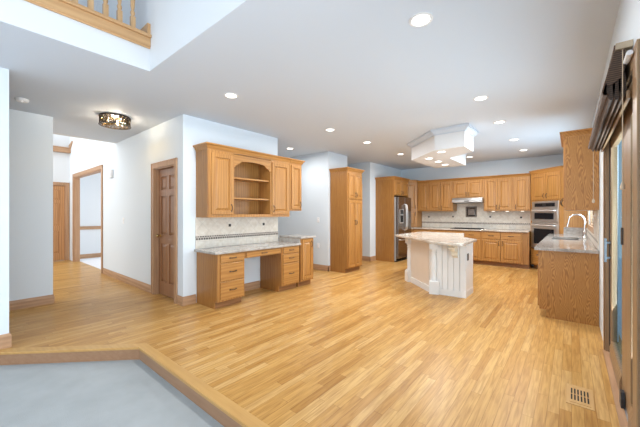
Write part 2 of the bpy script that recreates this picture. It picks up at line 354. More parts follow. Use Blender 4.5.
walls('wall_right', 'wall', [(.25, .33, 3.98, 4.35, 0, CZ), (.25, .37, 4.35, 5.85, 0, CZ), (.25, .37, 7.65, 9.3, 0, CZ), (.25, .37, 5.85, 7.65, 0, 1.10), (.25, .37, 5.85, 7.65, 2.15, CZ), (.25, .37, 2.20, 3.98, 2.06, CZ), (.25, .37, .9, 2.20, -DROP, HZ), (.25, .37, -2.1, .9, -DROP, .3), (.25, .37, -2.1, .9, 2.7, HZ), (.25, .37, -6.0, -2.1, -DROP, HZ)], 'white wall with the patio door')  # opening beside the camera is cut for the added side light
walls('wall_above', 'white', [(-5.0, .25, 1.24, 1.36, CZ+.002, HZ)], 'tall white wall above the kitchen ceiling edge')
walls('wall_balcony', 'white', [(-3.36, -3.24, -6.0, 1.24, CZ+.002, 2.97)], 'white fascia below the upstairs railing')
walls('wall_upstairs', 'white', [(-5.12, -5.0, -6.0, 1.36, CZ+.2, HZ)], 'white wall of the upstairs landing')
walls('wall_rear', 'white', [(-5.0, .37, -6.1, -6.0, -DROP, .5), (-5.0, .37, -6.1, -6.0, 4.6, HZ), (-5.0, -4.0, -6.1, -6.0, .5, 4.6), (0, .37, -6.1, -6.0, .5, 4.6)], 'unseen wall behind the viewer with an assumed window opening')
walls('wall_front', 'white', [(-11.1, -4.39, -2.2, -2.1, 0, 1.3), (-7, -4.39, -2.2, -2.1, 1.3, CZ), (-11.1, -7, -2.2, -2.1, 5.0, HZ), (-7.12, -7.0, -2.2, 2.08, CZ, HZ)], 'front wall of the foyer')
# ceiling soffit over the island
SO = [(-2.50, 5.92), (-1.80, 5.23), (-1.32, 5.23), (-1.32, 5.78), (-1.83, 6.15), (-1.83, 7.35), (-2.50, 7.32)]
def offset(poly, d):
    n = len(poly); out = []
    for i in range(n):
        p0, p1, p2 = (Vector(poly[(i+k) % n]) for k in (-1, 0, 1))
        a = (p1-p0).normalized(); b = (p2-p1).normalized()
        na = Vector((a.y, -a.x)); nbv = Vector((b.y, -b.x))
        m_ = (na+nbv).normalized(); out.append(tuple(p1+m_*d/max(.3, m_.dot(na))))
    return out
so = MB().prism(SO, 2.40, CZ)
struct(so.build('ceiling_soffit', 'bright_white'), 'white dropped ceiling box with crown over the island', 'soffit')
sc_ = MB()
sc_.loft([[(x, y, z) for x, y in offset(SO, d)] for d, z in ((.0, 2.65), (.016, 2.65), (.018, 2.668), (.03, 2.672), (.062, 2.698), (.064, 2.705), (.082, 2.705), (.082, CZ-.001))])
struct(sc_.build('trim_soffit', 'ceil'), 'stepped crown where the dropped box meets the ceiling', 'trim')

# baseboards
def baseboard(name, pts, m='trimx', z0=0, h=.13, t=.014, label=None):
    b = MB()
    for (x0, y0), (x1, y1), (nx, ny) in pts:
        q = lambda d: [(x0, y0), (x1, y1), (x1+nx*d, y1+ny*d), (x0+nx*d, y0+ny*d)]
        b.loft([[(x, y, z) for x, y in q(d)] for d, z in ((t, z0), (t, z0+h*.72), (t*.55, z0+h*.86), (t*.4, z0+h))])
    struct(b.build(name, m), label, 'baseboard')
baseboard('baseboard_hall', [((-7.92, 2.08), (-5.33, 2.08), (0, -1)), ((-4.43, 2.08), (-4.27, 2.08), (0, -1))], label='oak baseboard along the hall wall')
baseboard('baseboard_left', [((-4.27, 2.066), (-4.27, 2.27), (1, 0)), ((-4.27, 2.74), (-4.27, 3.46), (1, 0))], 'trimy', label='oak baseboard beside and under the desk')
baseboard('baseboard_stub', [((-5.87, -2.0), (-5.87, .92), (1, 0)), ((-6.0, .92), (-5.856, .92), (0, 1))], 'trimy', label='oak baseboard on the short left wall')
baseboard('baseboard_near', [((-4.27, -5.9), (-4.27, .17), (1, 0))], 'trimy', z0=-DROP, label='oak baseboard on the near left wall')
struct(MB().prism([(-4.40, .20), (-4.254, .20), (-4.254, .356), (-4.40, .356)], 0, .12).loft([[(x, y, z) for x, y in ((-4.40, .20), (-4.27+d, .20), (-4.27+d, .34+d), (-4.40, .34+d))] for d, z in ((.016, .12), (.006, .14))]).build('baseboard_end', 'trimy'), 'oak baseboard wrapping the near wall end', 'baseboard')
baseboard('baseboard_pantry', [((-6.2, 5.44), (-4.256, 5.44), (0, -1)), ((-4.27, 5.426), (-4.27, 5.50), (1, 0))], label='oak baseboard on the grey wall by the pantry')
baseboard('baseboard_passage', [((-4.52, 7.3), (-4.256, 7.3), (0, -1)), ((-4.27, 7.286), (-4.27, 7.6), (1, 0))], label='oak baseboard beside the refrigerator panel')
baseboard('baseboard_dining', [((-10.97, 2.2), (-10.97, 4.9), (1, 0))], 'trimy', label='oak baseboard beyond the cased opening')
baseboard('baseboard_right', [((.25, -5.9), (.25, 1.09), (-1, 0))], 'trimy', z0=-DROP, label='oak baseboard on the near right wall')
struct(MB().box(-10.97, -10.935, 2.2, 4.9, .85, .93).box(-10.97, -10.925, 2.2, 4.9, .93, .945).build('trim_chair_rail', 'trimy'), 'oak chair rail beyond the cased opening', 'chair rail')

# balcony trim + railing
struct(MB().box(-3.42, -3.21, -6.0, 1.24, 2.97, 3.055).box(-3.42, -3.185, -6.0, 1.24, 3.055, 3.085).box(-3.235, -3.22, -6, 1.24, 2.955, 2.975).build('trim_balcony', 'raily', bevel=.005), 'pale oak ledge capping the balcony fascia', 'trim')
struct(MB().extrude([(-3.60, 3.0), (-3.24, 3.0), (-3.215, 3.085), (-3.215, 3.20), (-3.60, 3.20)], lambda u, v, t: (u, t, v), 1.21, 1.24).build('trim_balcony_end', 'raily'), 'oak skirting piece where the balcony meets the wall', 'trim')
rl = thing('balcony_railing', 'oak upstairs railing with turned balusters at top left', 'railing', (-3.305, .5, 3.085))
def baluster(y):
    b = MB()
    b.box(-.02, .02, y-.02, y+.02, 0, .16)
    b.lathe((0, y, .16), [(.02, 0), (.014, .01), (.021, .03), (.021, .045), (.013, .06), (.019, .10), (.022, .2), (.018, .42), (.012, .52), (.02, .53), (.012, .54), (.018, .56)], 12)
    b.box(-.017, .017, y-.017, y+.017, .72, .88)
    b.build('baluster', 'rail', rl, smooth=True)
for i in range(12): baluster(.61-i*.1125)
MB().extrude([(-.035, .88), (.035, .88), (.04, .9), (.03, .94), (0, .95), (-.03, .94), (-.04, .9)], lambda u, v, t: (u, t, v), -3.5, .74).build('handrail', 'raily', rl)

# foyer upper ledge
struct(MB().box(-10.97, -10.84, -2.0, 2.08, 3.02, 3.14).box(-10.97, -10.82, -2.0, 2.08, 3.14, 3.165).build('trim_foyer_ledge', 'trimy'), 'oak ledge high on the far hall wall', 'trim')
struct(MB().extrude([(-10.97, 3.165), (-10.80, 3.165), (-10.62, 3.27), (-10.62, 3.33), (-10.97, 3.25)], lambda u, v, t: (u, t, v), 2.055, 2.08).build('trim_foyer_end', 'trimx'), 'small oak skirting at the end of the high ledge', 'trim')

# ---------------------------------------------------------------- doors and casings
def casing_frame(name, m, x0, x1, zt, wd, t, label, sides=(1, 1), loc=(0, 0, 0), rz=0, jd=.12):
    b = MB()
    for s, xa, xb in ((0, x0-wd, x0), (1, x1, x1+wd)):
        if sides[s]:
            b.box(xa, xb, -t, 0, 0, zt+wd)
            k = (xa, xa+.018) if s == 0 else (xb-.018, xb)
            b.box(k[0], k[1], -t-.006, -t, 0, zt+wd)
    b.box(x0, x1, -t, 0, zt, zt+wd); b.box(x0-wd, x1+wd, -t-.006, -t, zt+wd-.018, zt+wd)
    b.box(x0-.0, x0+.018, 0, jd, 0, zt); b.box(x1-.018, x1, 0, jd, 0, zt); b.box(x0+.018, x1-.018, 0, jd, zt-.018, zt)
    o = b.build(name, m); o.location = loc; o.rotation_euler = (0, 0, R(rz))
    return struct(o, label, 'door frame')
def six_panel(name, m, x0, x1, z1, yb, label, loc, rz, knob_x):
    w_ = x1-x0
    b = MB().box(x0, x1, yb, yb+.02, .012, z1)
    t = .018; st = .105*w_/.76
    cx = (x0+x1)/2
    zs = [(.012, .22), (.84, .98), (1.60, 1.70), (z1-.11, z1)]
    for xa, xb in ((x0, x0+st), (x1-st, x1)): b.box(xa, xb, yb-t, yb, .012, z1)
    for za, zb in zs: b.box(x0+st, x1-st, yb-t, yb, za, zb)
    for (a, c), (d, e) in zip(zs, zs[1:]): b.box(cx-st*.45, cx+st*.45, yb-t, yb, c, d)
    for (a, c), (d, e) in zip(zs, zs[1:]):
        for xa, xb in ((x0+st, cx-st*.45), (cx+st*.45, x1-st)):
            rc = lambda i, y: [(xa+i, y, c+i), (xb-i, y, c+i), (xb-i, y, d-i), (xa+i, y, d-i)]
            b.loft([rc(.015, yb), rc(.015, yb-.003), rc(.045, yb-.013)])
    o = b.build(name, m); o.location = loc; o.rotation_euler = (0, 0, R(rz)); struct(o, label, 'door')
    k = MB().lathe((0, 0, 0), [(.026, 0), (.026, .006), (.010, .008), (.010, .03), (.026, .04), (.028, .052), (.018, .064), (.004, .066)], 16).build('door_knob', 'brass', o, smooth=True)
    k.location = (knob_x, yb-t, .96); k.rotation_euler = (R(90), 0, 0)
    return o
casing_frame('trim_1', 'trim', -5.24, -4.52, 2.05, .085, .018, 'oak casing around the hall closet door')
# casing_frame is built along local x with y measured from the wall face
bpy.data.objects['trim_1'].location = (0, 2.08, 0)
six_panel('door_1', 'door', -5.22, -4.54, 2.03, .075, 'dark six panel oak door in the hall wall', (0, 2.08, 0), 0, -5.15)
for h in (.25, 1.0, 1.8): pass
casing_frame('trim_2', 'trim', -10.45, -8.02, 2.31, .085, .018, 'oak casing around the wide hall opening', loc=(0, 2.08, 0))
casing_frame('trim_3', 'trim', 1.22, 1.99, 2.11, .08, .018, 'oak casing around the far hall door', loc=(-10.97, 0, 0), rz=90)
six_panel('door_2', 'door_warm', 1.24, 1.97, 2.09, .05, 'warm oak panelled door at the end of the hall', (-10.97, 0, 0), 90, 1.31)
casing_frame('trim_4', 'trim', -5.4, -4.6, 2.06, .085, .018, 'oak casing showing beside the tall pantry', loc=(0, 7.3, 0))
six_panel('door_3', 'door', -5.38, -4.62, 2.04, .05, 'oak door hidden behind the tall pantry', (0, 7.3, 0), 0, -4.69)

# patio door in the right wall (opening Y 2.28..3.98)
fr = MB()
for ya, yb in ((3.98, 4.07), (2.07, 2.20)): fr.box(.238, .25, ya, yb, 0, 2.15)
fr.box(.238, .25, 2.20, 3.98, 2.06, 2.15)
fr.box(.25, .33, 3.955, 3.98, 0, 2.06).box(.25, .37, 2.20, 2.225, 0, 2.06)
fr.box(.25, .33, 2.225, 3.955, 2.035, 2.06)
struct(fr.build('trim_patio', 'doorwood', bevel=.003), 'oak casing and jamb of the patio door', 'door frame')
struct(MB().box(.23, .27, 2.20, 3.98, 0, .012).build('trim_threshold', 'trimy'), 'oak threshold strip at the patio door', 'threshold')
struct(MB().box(.27, .37, 2.225, 3.955, -.02, .008).box(.275, .279, 2.225, 3.955, .008, .02).box(.325, .329, 2.225, 3.955, .008, .02).build('trim_track', 'alu'), 'grey metal track of the patio door', 'track')
def leaf(name, xa, xb, ya, yb, label, st=.13, near=.13):
    b = MB()
    b.box(xa, xb, ya, ya+near, .012, 2.03).box(xa, xb, yb-st, yb, .012, 2.03)
    b.box(xa, xb, ya+near, yb-st, 1.92, 2.03)
    o = b.build(name, 'doorwood', bevel=.004)
    struct(o, label, 'patio door')
    MB().extrude([(xa-.012, .012), (xa-.012, .10), (xa, .15), (xb, .15), (xb, .012)], lambda u, v, t: (u, t, v), ya+near, yb-st).build('bottom_rail', 'doorwood', o)
    box('glass_pane', 'glass', (xa+xb)/2-.004, (xa+xb)/2+.004, ya+near-.01, yb-st+.01, .14, 1.93, o)
    return o
l1 = leaf('door_4', .279, .315, 2.86, 3.94, 'far sliding leaf of the wooden patio door', st=.10, near=.22)
l1h = MB().box(.245, .279, 3.86, 3.875, .90, .92).box(.245, .279, 3.86, 3.875, 1.04, 1.06).box(.232, .25, 3.855, 3.885, .87, 1.09).build('pull_handle', 'dark_grey', l1, bevel=.003)
box('weather_strip', 'black', .272, .2795, 3.925, 3.945, .02, 2.02, l1)
box('latch', 'bronze', .268, .279, 2.99, 3.03, 1.10, 1.22, l1)
leaf('door_5',   .279, .315, 2.23, 2.855, 'near leaf of the wooden patio door', st=.20, near=.13)
tag(MB().box(.255, .275, 2.86, 2.95, .012, .075).extrude([(2.86, .075), (2.95, .075), (2.93, .11), (2.88, .11)], lambda u, v, t: (t, u, v), .255, .275).build('door_stop', 'black'), 'dark door stop block standing on the patio door track', 'door stop')
wf = MB()  # assumed window, out of view, added to bring daylight into the kitchen
for q in ((5.78, 5.87, 1.03, 2.22), (7.63, 7.72, 1.03, 2.22)): wf.box(.235, .25, q[0], q[1], q[2], q[3])
for q in ((1.03, 1.12), (2.13, 2.22)): wf.box(.235, .25, 5.87, 7.63, q[0], q[1])
for q in (5.85, 6.735, 7.62): wf.box(.27, .32, q, q+.03, 1.10, 2.15)
for q in (1.10, 2.12): wf.box(.27, .32, 5.88, 7.62, q, q+.03)
wo = struct(wf.build('window_1', 'trimx'), 'assumed oak framed window over the sink hidden behind the wall cabinet', 'window')
box('pane', 'glass', .292, .298, 5.88, 7.62, 1.13, 2.12, wo)
struct(box('ground_deck', 'deck', .40, 12, -4, 14, -.3, -.15), 'pale snowy deck outside the patio door', 'ground')

# ================================================================ CABINETRY
def pull(parent, x, z, y, length=.095, vertical=True, m='bronze'):
    h = length/2; p = []
    for t in [i/8 for i in range(9)]:
        a = -h+2*h*t; d = -.028*math.sin(math.pi*t)**.6 if 0 < t < 1 else 0
        p.append((x, y+d, z+a) if vertical else (x+a, y+d, z))
    b = MB().tube(p, .0055, 6)
    for s in (-h, h):
        q = (x, y-.002, z+s) if vertical else (x+s, y-.002, z)
        b.box(q[0]-.009, q[0]+.009, y-.004, y+.001, q[2]-.009, q[2]+.009)
    return b.build('handle', m, parent, smooth=True)
def cdoor(parent, x0, x1, z0, z1, y, hx=None, hz=None, m='oak', fr=.055):
    d = MB().raised(x0, x1, z0, z1, y, .02, fr).build('door', m, parent)
    if hx is not None: pull(d, hx, hz, y-.02)
    return d
def drawer(parent, x0, x1, z0, z1, y, m='oakx', handle=True):
    d = MB().raised(x0, x1, z0, z1, y, .02, .02, raise_=False).build('drawer', m, parent)
    if handle: pull(d, (x0+x1)/2, (z0+z1)/2, y-.02, .10, False)
    return d
def crown(parent, x0, x1, y0, y1, z0, z1, el=1, er=1, fl=.05, m='oakx'):
    b = MB(); H = z1-z0; lp = []
    for f, k in ((.08, 0), (.12, .18), (.30, .30), (.55, .62), (.95, .80), (1.0, .84), (1.0, 1.0)):
        d = fl*f; lp.append([(x0-d*el, y0-d, z0+H*k), (x1+d*er, y0-d, z0+H*k), (x1+d*er, y1, z0+H*k), (x0-d*el, y1, z0+H*k)])
    return b.loft(lp).build('crown', m, parent)
def base_unit(name, label, x0, x1, y0, y1, zt, loc, rz, kick=.10, group=None, ends=(0, 0), grain='oak'):
    t = thing(name, label, 'cabinet', loc, rz, group)
    a = x0+(.018 if ends[0] else 0); c = x1-(.018 if ends[1] else 0)
    if name == 'sink_base_cabinet':
        MB().box(a, 1.04, y0, y1, kick, zt).box(1.83, c, y0, y1, kick, zt).box(1.04, 1.83, y0, y1, kick, .66).box(1.04, 1.83, y0, y0+.025, .66, zt).box(1.04, 1.83, y1-.025, y1, .66, zt).build('body', grain, t)
    else:
        box('body', grain, a, c, y0, y1, kick, zt, t)
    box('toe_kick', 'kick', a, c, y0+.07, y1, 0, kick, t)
    for e, xa, xb in ((0, x0, a), (1, c, x1)):
        if ends[e]:
            MB().extrude([(y0+.002, kick), (y0+.002, zt), (y1, zt), (y1, 0), (y0+.07, 0), (y0+.07, kick)], lambda u, v, tt: (tt, u, v), xa, xb).build('side_panel', 'figured' if name == 'sink_base_cabinet' else 'veneer', t)
    return t

# ---- desk run on the left wall: local x -> world +Y, front -> +X; local y=0 is the wall face
DX, DR = (-4.27, 0, 0), 90
def D(y0): return (-4.27, y0, 0)
# left drawer stack  Y 2.28..2.73
u = base_unit('desk_drawer_cabinet', 'oak three drawer desk cabinet at the near end of the desk', 0, .45, -.55, -.005, .76, D(2.28), 90, ends=(1, 0))
for za, zb in ((.64, .745), (.385, .62), (.125, .365)): drawer(u, .05, .435, za, zb, -.55)
u = base_unit('desk_drawer_cabinet', 'oak three drawer desk cabinet at the far end of the desk', 0, .43, -.55, -.005, .76, D(3.47), 90, ends=(1, 0))
for za, zb in ((.65, .745), (.49, .63), (.125, .47)): drawer(u, .035, .415, za, zb, -.55)
u = thing('knee_drawer', 'shallow oak drawer spanning the desk knee space', 'drawer', D(2.73), 90)
box('body', 'oakx', .001, .739, -.545, -.10, .655, .76, u)
drawer(u, .03, .71, .665, .745, -.545)
tag(MB().box(-4.27, -3.69, 2.24, 3.925, .76, .795).build('desk_countertop', 'granite', bevel=.006), 'grey granite top of the built-in desk', 'countertop')
# raised cabinet Y 3.93..4.29
u = base_unit('end_cabinet', 'narrow taller oak cabinet with one door at the far desk end', 0, .35, -.55, -.005, .87, D(3.935), 90, ends=(1, 1))
cdoor(u, .035, .315, .13, .85, -.55, .28, .76, fr=.05)
tag(MB().box(-4.27, -3.69, 3.928, 4.32, .87, .905).build('end_countertop', 'granite', bevel=.006), 'small granite top on the taller end cabinet', 'countertop')
tag(MB().box(-4.27, -3.715, 3.908, 3.926, .796, .868).build('granite_upstand', 'granite'), 'dark granite upstand at the far end of the desk top', 'upstand')
# wall cabinet with open shelves  Y 2.27..3.88
t = thing('display_cabinet', 'oak wall cabinet with arched open shelves above the desk', 'cabinet', (-4.27, 2.27, 1.263), 90)
W_, HH, dp = 1.61, .977, -.33
b = MB()
OA, OB = .435, 1.155
b.box(.018, OA, dp, -.003, 0, HH).box(OB, W_, dp, -.003, 0, HH)            # closed sides
b.box(OA, OB, -.02, -.003, 0, HH).box(OA, OB, dp+.02, -.02, 0, .03).box(OA, OB, dp+.02, -.02, HH-.03, HH)
b.box(OA, OB, dp, dp+.02, 0, .045)
b.build('body', 'oak', t)
box('side_panel', 'veneer', 0, .018, dp+.002, -.003, 0, HH, t)
for z in (.292, .605): box('shelf', 'oakx', OA+.002, OB-.002, dp+.03, -.021, z-.012, z+.012, t)
half = [(OA, HH-.21), (OA+.025, HH-.21), (OA+.035, HH-.185), (OA+.055, HH-.17), (OA+.08, HH-.165), (OA+.10, HH-.15), (OA+.12, HH-.13), (OA+.16, HH-.117), (OA+.26, HH-.107), (OA+.36, HH-.103)]
ar = [(OA, HH-.03)]+half+[(OA+OB-u_, v_) for u_, v_ in reversed(half[:-1])]+[(OB, HH-.03)]
va = MB().extrude(ar, lambda u, v, tt: (u, tt, v), dp, dp+.02)
va.build('arched_valance', 'oakx', t)
cdoor(t, .055, .405, .045, HH-.05, dp, .375, .14)
cdoor(t, 1.185, 1.575, .045, HH-.05, dp, 1.215, .14)
crown(t, 0, W_, dp, -.003, HH-.01, HH+.075, 1, 0)
t = thing('wall_cabinet', 'narrow single door oak wall cabinet at the far end of the desk run', 'cabinet', (-4.27, 3.885, 1.372), 90)
box('body', 'oak', 0, .31, -.33, -.003, 0, .868, t)
cdoor(t, .03, .285, .03, .833, -.33, .255, .11, fr=.05)
crown(t, 0, .31, -.33, -.003, .858, .943, 0, 1)
# backsplash behind desk
def splash(label, loc, rz, L, z0, z1, ytop, accents, zb, m1='tile_diag', extra=None):
    t = thing('tile_backsplash', label, 'backsplash', loc, rz)
    b = MB().box(0, L, -.010, 0, z0, z1)
    if extra: b.box(*extra)
    b.build('diagonal_tiles', m1, t)
    box('straight_tiles', 'tile', 0, L, -.0115, -.010, z0, zb[0], t)
    box('mosaic_band', 'mosaic', 0, L, -.013, -.010, zb[0], zb[1], t)
    for x, z in accents:
        box('accent_tile', 'accent', x-.022, x+.022, -.014, -.010, z-.022, z+.022, t)
    return t
splash('cream stone tile backsplash with mosaic band above the desk', (-4.267, 2.26, 0), 90, 1.628, .797, 1.262, 0, ((.58, 1.13), (1.28, 1.13)), (.925, .982))

# ---- pantry
t = thing('pantry_cabinet', 'tall oak pantry cabinet with four doors against the grey wall', 'cabinet', (-4.265, 5.50, 0), 90)
box('body', 'oak', .018, .60, -.475, -.003, .10, 2.26, t); box('toe_kick', 'kick', .018, .60, -.41, -.003, 0, .10, t)
MB().extrude([(-.473, .10), (-.473, 2.26), (-.003, 2.26), (-.003, 0), (-.41, 0), (-.41, .10)], lambda u, v, tt: (tt, u, v), 0, .018).build('side_panel', 'veneer', t)
for xa, xb, hx in ((.04, .305, .28), (.315, .58, .34)):
    cdoor(t, xa, xb, 1.65, 2.22, -.475, hx, 1.74, fr=.05); cdoor(t, xa, xb, .12, 1.615, -.475, hx, 1.12, fr=.05)
crown(t, 0, .60, -.475, -.003, 2.25, 2.335)

# ---- refrigerator surround  local x=0 at Y 7.60
t = thing('refrigerator_surround', 'oak cabinet with tall end panels around the steel refrigerator', 'cabinet', (-4.27, 7.60, 0), 90)
box('side_panel', 'veneer', 0, .03, -.56, -.003, 0, 2.26, t); box('side_panel', 'veneer', .93, .95, -.56, -.003, 0, 2.26, t)
box('body', 'oak', .03, .93, -.56, -.003, 1.82, 2.26, t)
cdoor(t, .045, .475, 1.84, 2.235, -.56, .44, 1.90); cdoor(t, .485, .915, 1.84, 2.235, -.56, .52, 1.90)
crown(t, 0, .95, -.56, -.003, 2.25, 2.33, 1, 0)
f = thing('refrigerator', 'stainless french door refrigerator with water dispenser', 'refrigerator', (-4.27, 7.635, 0), 90)
box('body', 'fridge_side', .008, .872, -.60, -.02, .03, 1.77, f)
def fdoor(nm, x0, x1, z0, z1): return MB().box(x0, x1, -.668, -.602, z0, z1).build(nm, 'steel_dark', f, bevel=.012)
d1 = fdoor('door', .008, .436, .70, 1.775); d2 = fdoor('door', .444, .872, .70, 1.775); d3 = fdoor('freezer_drawer', .008, .872, .09, .69)
MB().box(.10, .34, -.674, -.668, 1.05, 1.44).build('dispenser', 'steel', d1, bevel=.003)
box('dispenser_screen', 'black', .13, .31, -.677, -.674, 1.30, 1.42, d1); box('dispenser_cavity', 'black_glass', .13, .31, -.676, -.674, 1.08, 1.27, d1)
for dd, x in ((d1, .40), (d2, .48)):
    MB().tube([(x, -.668, .85), (x, -.715, .88), (x, -.73, 1.0), (x, -.735, 1.2), (x, -.73, 1.4), (x, -.715, 1.55), (x, -.668, 1.58)], .012, 8).build('handle', 'steel', dd, smooth=True)
MB().tube([(.08, -.668, .60), (.10, -.715, .60), (.78, -.715, .60), (.80, -.668, .60)], .012, 8).build('handle', 'steel', d3, smooth=True)
box('kick_grille', 'black', .02, .86, -.60, -.55, 0.0, .085, f)

# ---- corner cabinet (diagonal)
t = thing('corner_cabinet', 'diagonal oak corner cabinet standing on the counter beside the refrigerator', 'cabinet', (-4.27, 9.3, .91))
PC = [(.003, -.003), (.003, -.735), (.335, -.735), (.68, -.39), (.68, -.003)]
PCr = list(reversed(PC)) if False else PC
MB().prism(PC, 0, 1.35).build('body', 'oak', t)
fr_ = bpy.data.objects.new('door_frame_axis', None)
bpy.data.objects.remove(fr_)
def local_mesh(mb, name, m, parent, origin, rz):
    o = mb.build(name, m, parent); o.location = origin; o.rotation_euler = (0, 0, R(rz)); return o
for za, zb, hz in ((.02, .475, .40), (.505, 1.32, .60)):
    d = local_mesh(MB().raised(.03, .455, za, zb, 0, .02, .05), 'door', 'oak', t, (.335, -.735, 0), 45)
    pull(d, .42, hz, -.02)
lp = []
for fq, k in ((.08, 0), (.30, .3), (.55, .62), (1.0, .84), (1.0, 1.0)):
    dlt = .05*fq; lp.append([(.003, -.003, 1.34+.08*k), (.003, -.735, 1.34+.08*k), (.335+dlt*.41, -.735-dlt*.0, 1.34+.08*k), (.68, -.39-dlt*.41-dlt*.6, 1.34+.08*k), (.68, -.003, 1.34+.08*k)])
MB().loft(lp).build('crown', 'oakx', t)

# ---- back run, facing -Y; wall face y=9.3
YB = 9.3
def upper(label, x0, x1, z0, doors, zt=2.235, hz=.10, crown_r=0):
    t = thing('wall_cabinet', label, 'cabinet', (x0, YB, z0)); W = x1-x0; H = zt-z0
    box('body', 'oak', 0, W, -.38, -.003, 0, H, t)
    for xa, xb, hx in doors: cdoor(t, xa, xb, .03, H-.03, -.38, hx, hz)
    crown(t, 0, W, -.38, -.003, H-.01, H+.065, 0, crown_r)
    return t
upper('single door oak wall cabinet at the left end of the back wall', -3.585, -3.225, 1.385, [(.03, .33, .30)])
upper('two door oak wall cabinet left of the range hood', -3.225, -2.56, 1.385, [(.02, .325, .295), (.335, .64, .365)])
upper('short two door oak wall cabinet over the range hood', -2.56, -1.79, 1.745, [(.025, .38, .35), (.39, .745, .42)])
upper('two door oak wall cabinet right of the range hood', -1.79, -1.125, 1.385, [(.025, .33, .30), (.335, .645, .365)])
upper('single door oak wall cabinet beside the oven tower', -1.125, -.775, 1.385, [(.025, .325, .055)])
h = thing('range_hood', 'stainless under-cabinet range hood above the cooktop', 'range hood', (-2.175, YB, 1.60))
MB().extrude([(-.003, .143), (-.46, .143), (-.50, .085), (-.50, .02), (-.003, 0)], lambda u, v, tt: (tt, u, v), -.38, .38).build('body', 'steel_mid', h, bevel=.004)
box('control_panel', 'black', -.06, .06, -.5035, -.4995, .04, .068, h)
tag(MB().box(-2.57, -1.83, 8.70, 9.20, .906, .920).build('cooktop', 'matt_black', bevel=.003), 'black glass cooktop on the back counter', 'cooktop')
def base(label, x0, x1, bays, ends=(0, 0)):
    t = base_unit('base_cabinet', label, 0, x1-x0, -.65, -.003, .868, (x0, YB, 0), 0, ends=ends)
    for xa, xb, hx in bays:
        drawer(t, xa, xb, .685, .835, -.65)
        cdoor(t, xa, xb, .12, .655, -.65, hx, .575)
    return t
base('oak base cabinet at the left end of the back wall', -3.60, -2.67, [(.03, .46, .42), (.47, .90, .51)])
base('oak base cabinet below the cooktop', -2.67, -1.79, [(.03, .435, .40), (.445, .85, .485)])
base('oak base cabinet beside the oven tower with two drawers', -1.79, -.90, [(.02, .43, .395), (.44, .86, .475)])
t = thing('filler_panel', 'plain brown oak filler between base cabinet and oven tower', 'panel', (-.90, YB, 0))
box('panel', 'veneer', 0, .128, -.63, -.003, .10, .868, t); box('toe_kick', 'kick', 0, .128, -.58, -.003, 0, .10, t)
tag(MB().prism([(-4.27, 8.56), (-3.62, 8.56), (-3.60, 8.60), (-.775, 8.60), (-.775, 9.3), (-4.27, 9.3)], .87, .905).build('back_countertop', 'granite_light', bevel=.006), 'pale granite countertop along the back wall', 'countertop')
t = base_unit('corner_base_cabinet', 'oak base cabinet in the corner beside the refrigerator', 0, .66, -.72, -.003, .868, (-4.265, YB, 0), 0)
t = splash('cream stone tile backsplash with bronze plaque behind the cooktop', (-3.585, YB-.003, 0), 0, 2.81, .907, 1.384, 0, ((.215, 1.22), (.92, 1.23), (1.885, 1.23), (2.585, 1.22)), (1.025, 1.068), extra=(1.03, 1.79, -.010, 0, 1.384, 1.60))
MB().raised(1.265, 1.555, 1.215, 1.515, -.010, .012, .03).build('bronze_plaque', 'plaque', t)
for i, x in enumerate((-1.6, -1.28, -.95)):
    o = MB().cyl((x, 9.12), .035, 1.365, 1.384, 16).build('puck_light', 'puck')
    tag(o, ['lit puck light under the left door right of the hood', 'lit puck light under the middle of the cabinets right of the hood', 'lit puck light under the cabinet next to the oven tower'][i], 'light', 'puck lights under the wall cabinets')

# ---- oven tower at 45 degrees; local origin at left front corner
t = thing('oven_cabinet', 'tall oak corner cabinet holding the double wall oven', 'cabinet', (-.76, 8.86, 0), -45)
c_, s_ = math.cos(R(45)), math.sin(R(45))
def tl(x, y): dx, dy = x+.76, y-8.86; return (dx*c_-dy*s_, dx*s_+dy*c_)
PT = [tl(-.76, 8.86), tl(-.13, 8.23), tl(.247, 8.23), tl(.247, 9.297), tl(-.758, 9.297)]
MB().prism(PT, .10, 2.26).build('body', 'oak', t)
MB().prism([tl(-.70, 8.90), tl(-.09, 8.29), tl(.247, 8.29), tl(.247, 9.297), tl(-.70, 9.297)], 0, .10).build('toe_kick', 'kick', t)
cdoor(t, .055, .435, 1.635, 2.22, 0, .40, 1.72); cdoor(t, .445, .83, 1.635, 2.22, 0, .48, 1.72)
drawer(t, .055, .83, .13, .46, 0)
lp = []
for fq, k in ((.08, 0), (.30, .3), (.55, .62), (1.0, .84), (1.0, 1.0)):
    dl = .05*fq; z = 2.25+.085*k; lp.append([(0, -dl, z), (.891, -dl, z), (.891, .25, z), (0, .25, z)])
MB().loft(lp).build('crown', 'oakx', t)
o = thing('wall_oven', 'stainless microwave and oven stack built into the oak tower', 'oven', (-.76+.42*c_, 8.86-.42*c_, .50), -45)
MB().box(-.355, .365, -.022, -.001, 0, 1.10).build('frame', 'steel', o, bevel=.003)
box('control_panel', 'black_glass', -.27, .28, -.026, -.022, .975, 1.055, o)
box('display', 'black', -.05, .05, -.028, -.026, .995, 1.035, o)
dm = MB().box(-.35, .36, -.045, -.024, .645, .925).build('microwave_door', 'steel', o, bevel=.004)
box('window', 'black_glass', -.25, .27, -.048, -.045, .69, .835, dm)
MB().tube([(-.30, -.045, .885), (-.29, -.085, .885), (.30, -.085, .885), (.31, -.045, .885)], .012, 8).build('handle', 'steel_bright', dm, smooth=True)
do = MB().box(-.35, .36, -.045, -.024, .02, .60).build('oven_door', 'steel', o, bevel=.004)
box('window', 'black_glass', -.27, .28, -.048, -.045, .12, .47, do)
MB().tube([(-.30, -.045, .55), (-.29, -.085, .55), (.30, -.085, .55), (.31, -.045, .55)], .012, 8).build('handle', 'steel_bright', do, smooth=True)

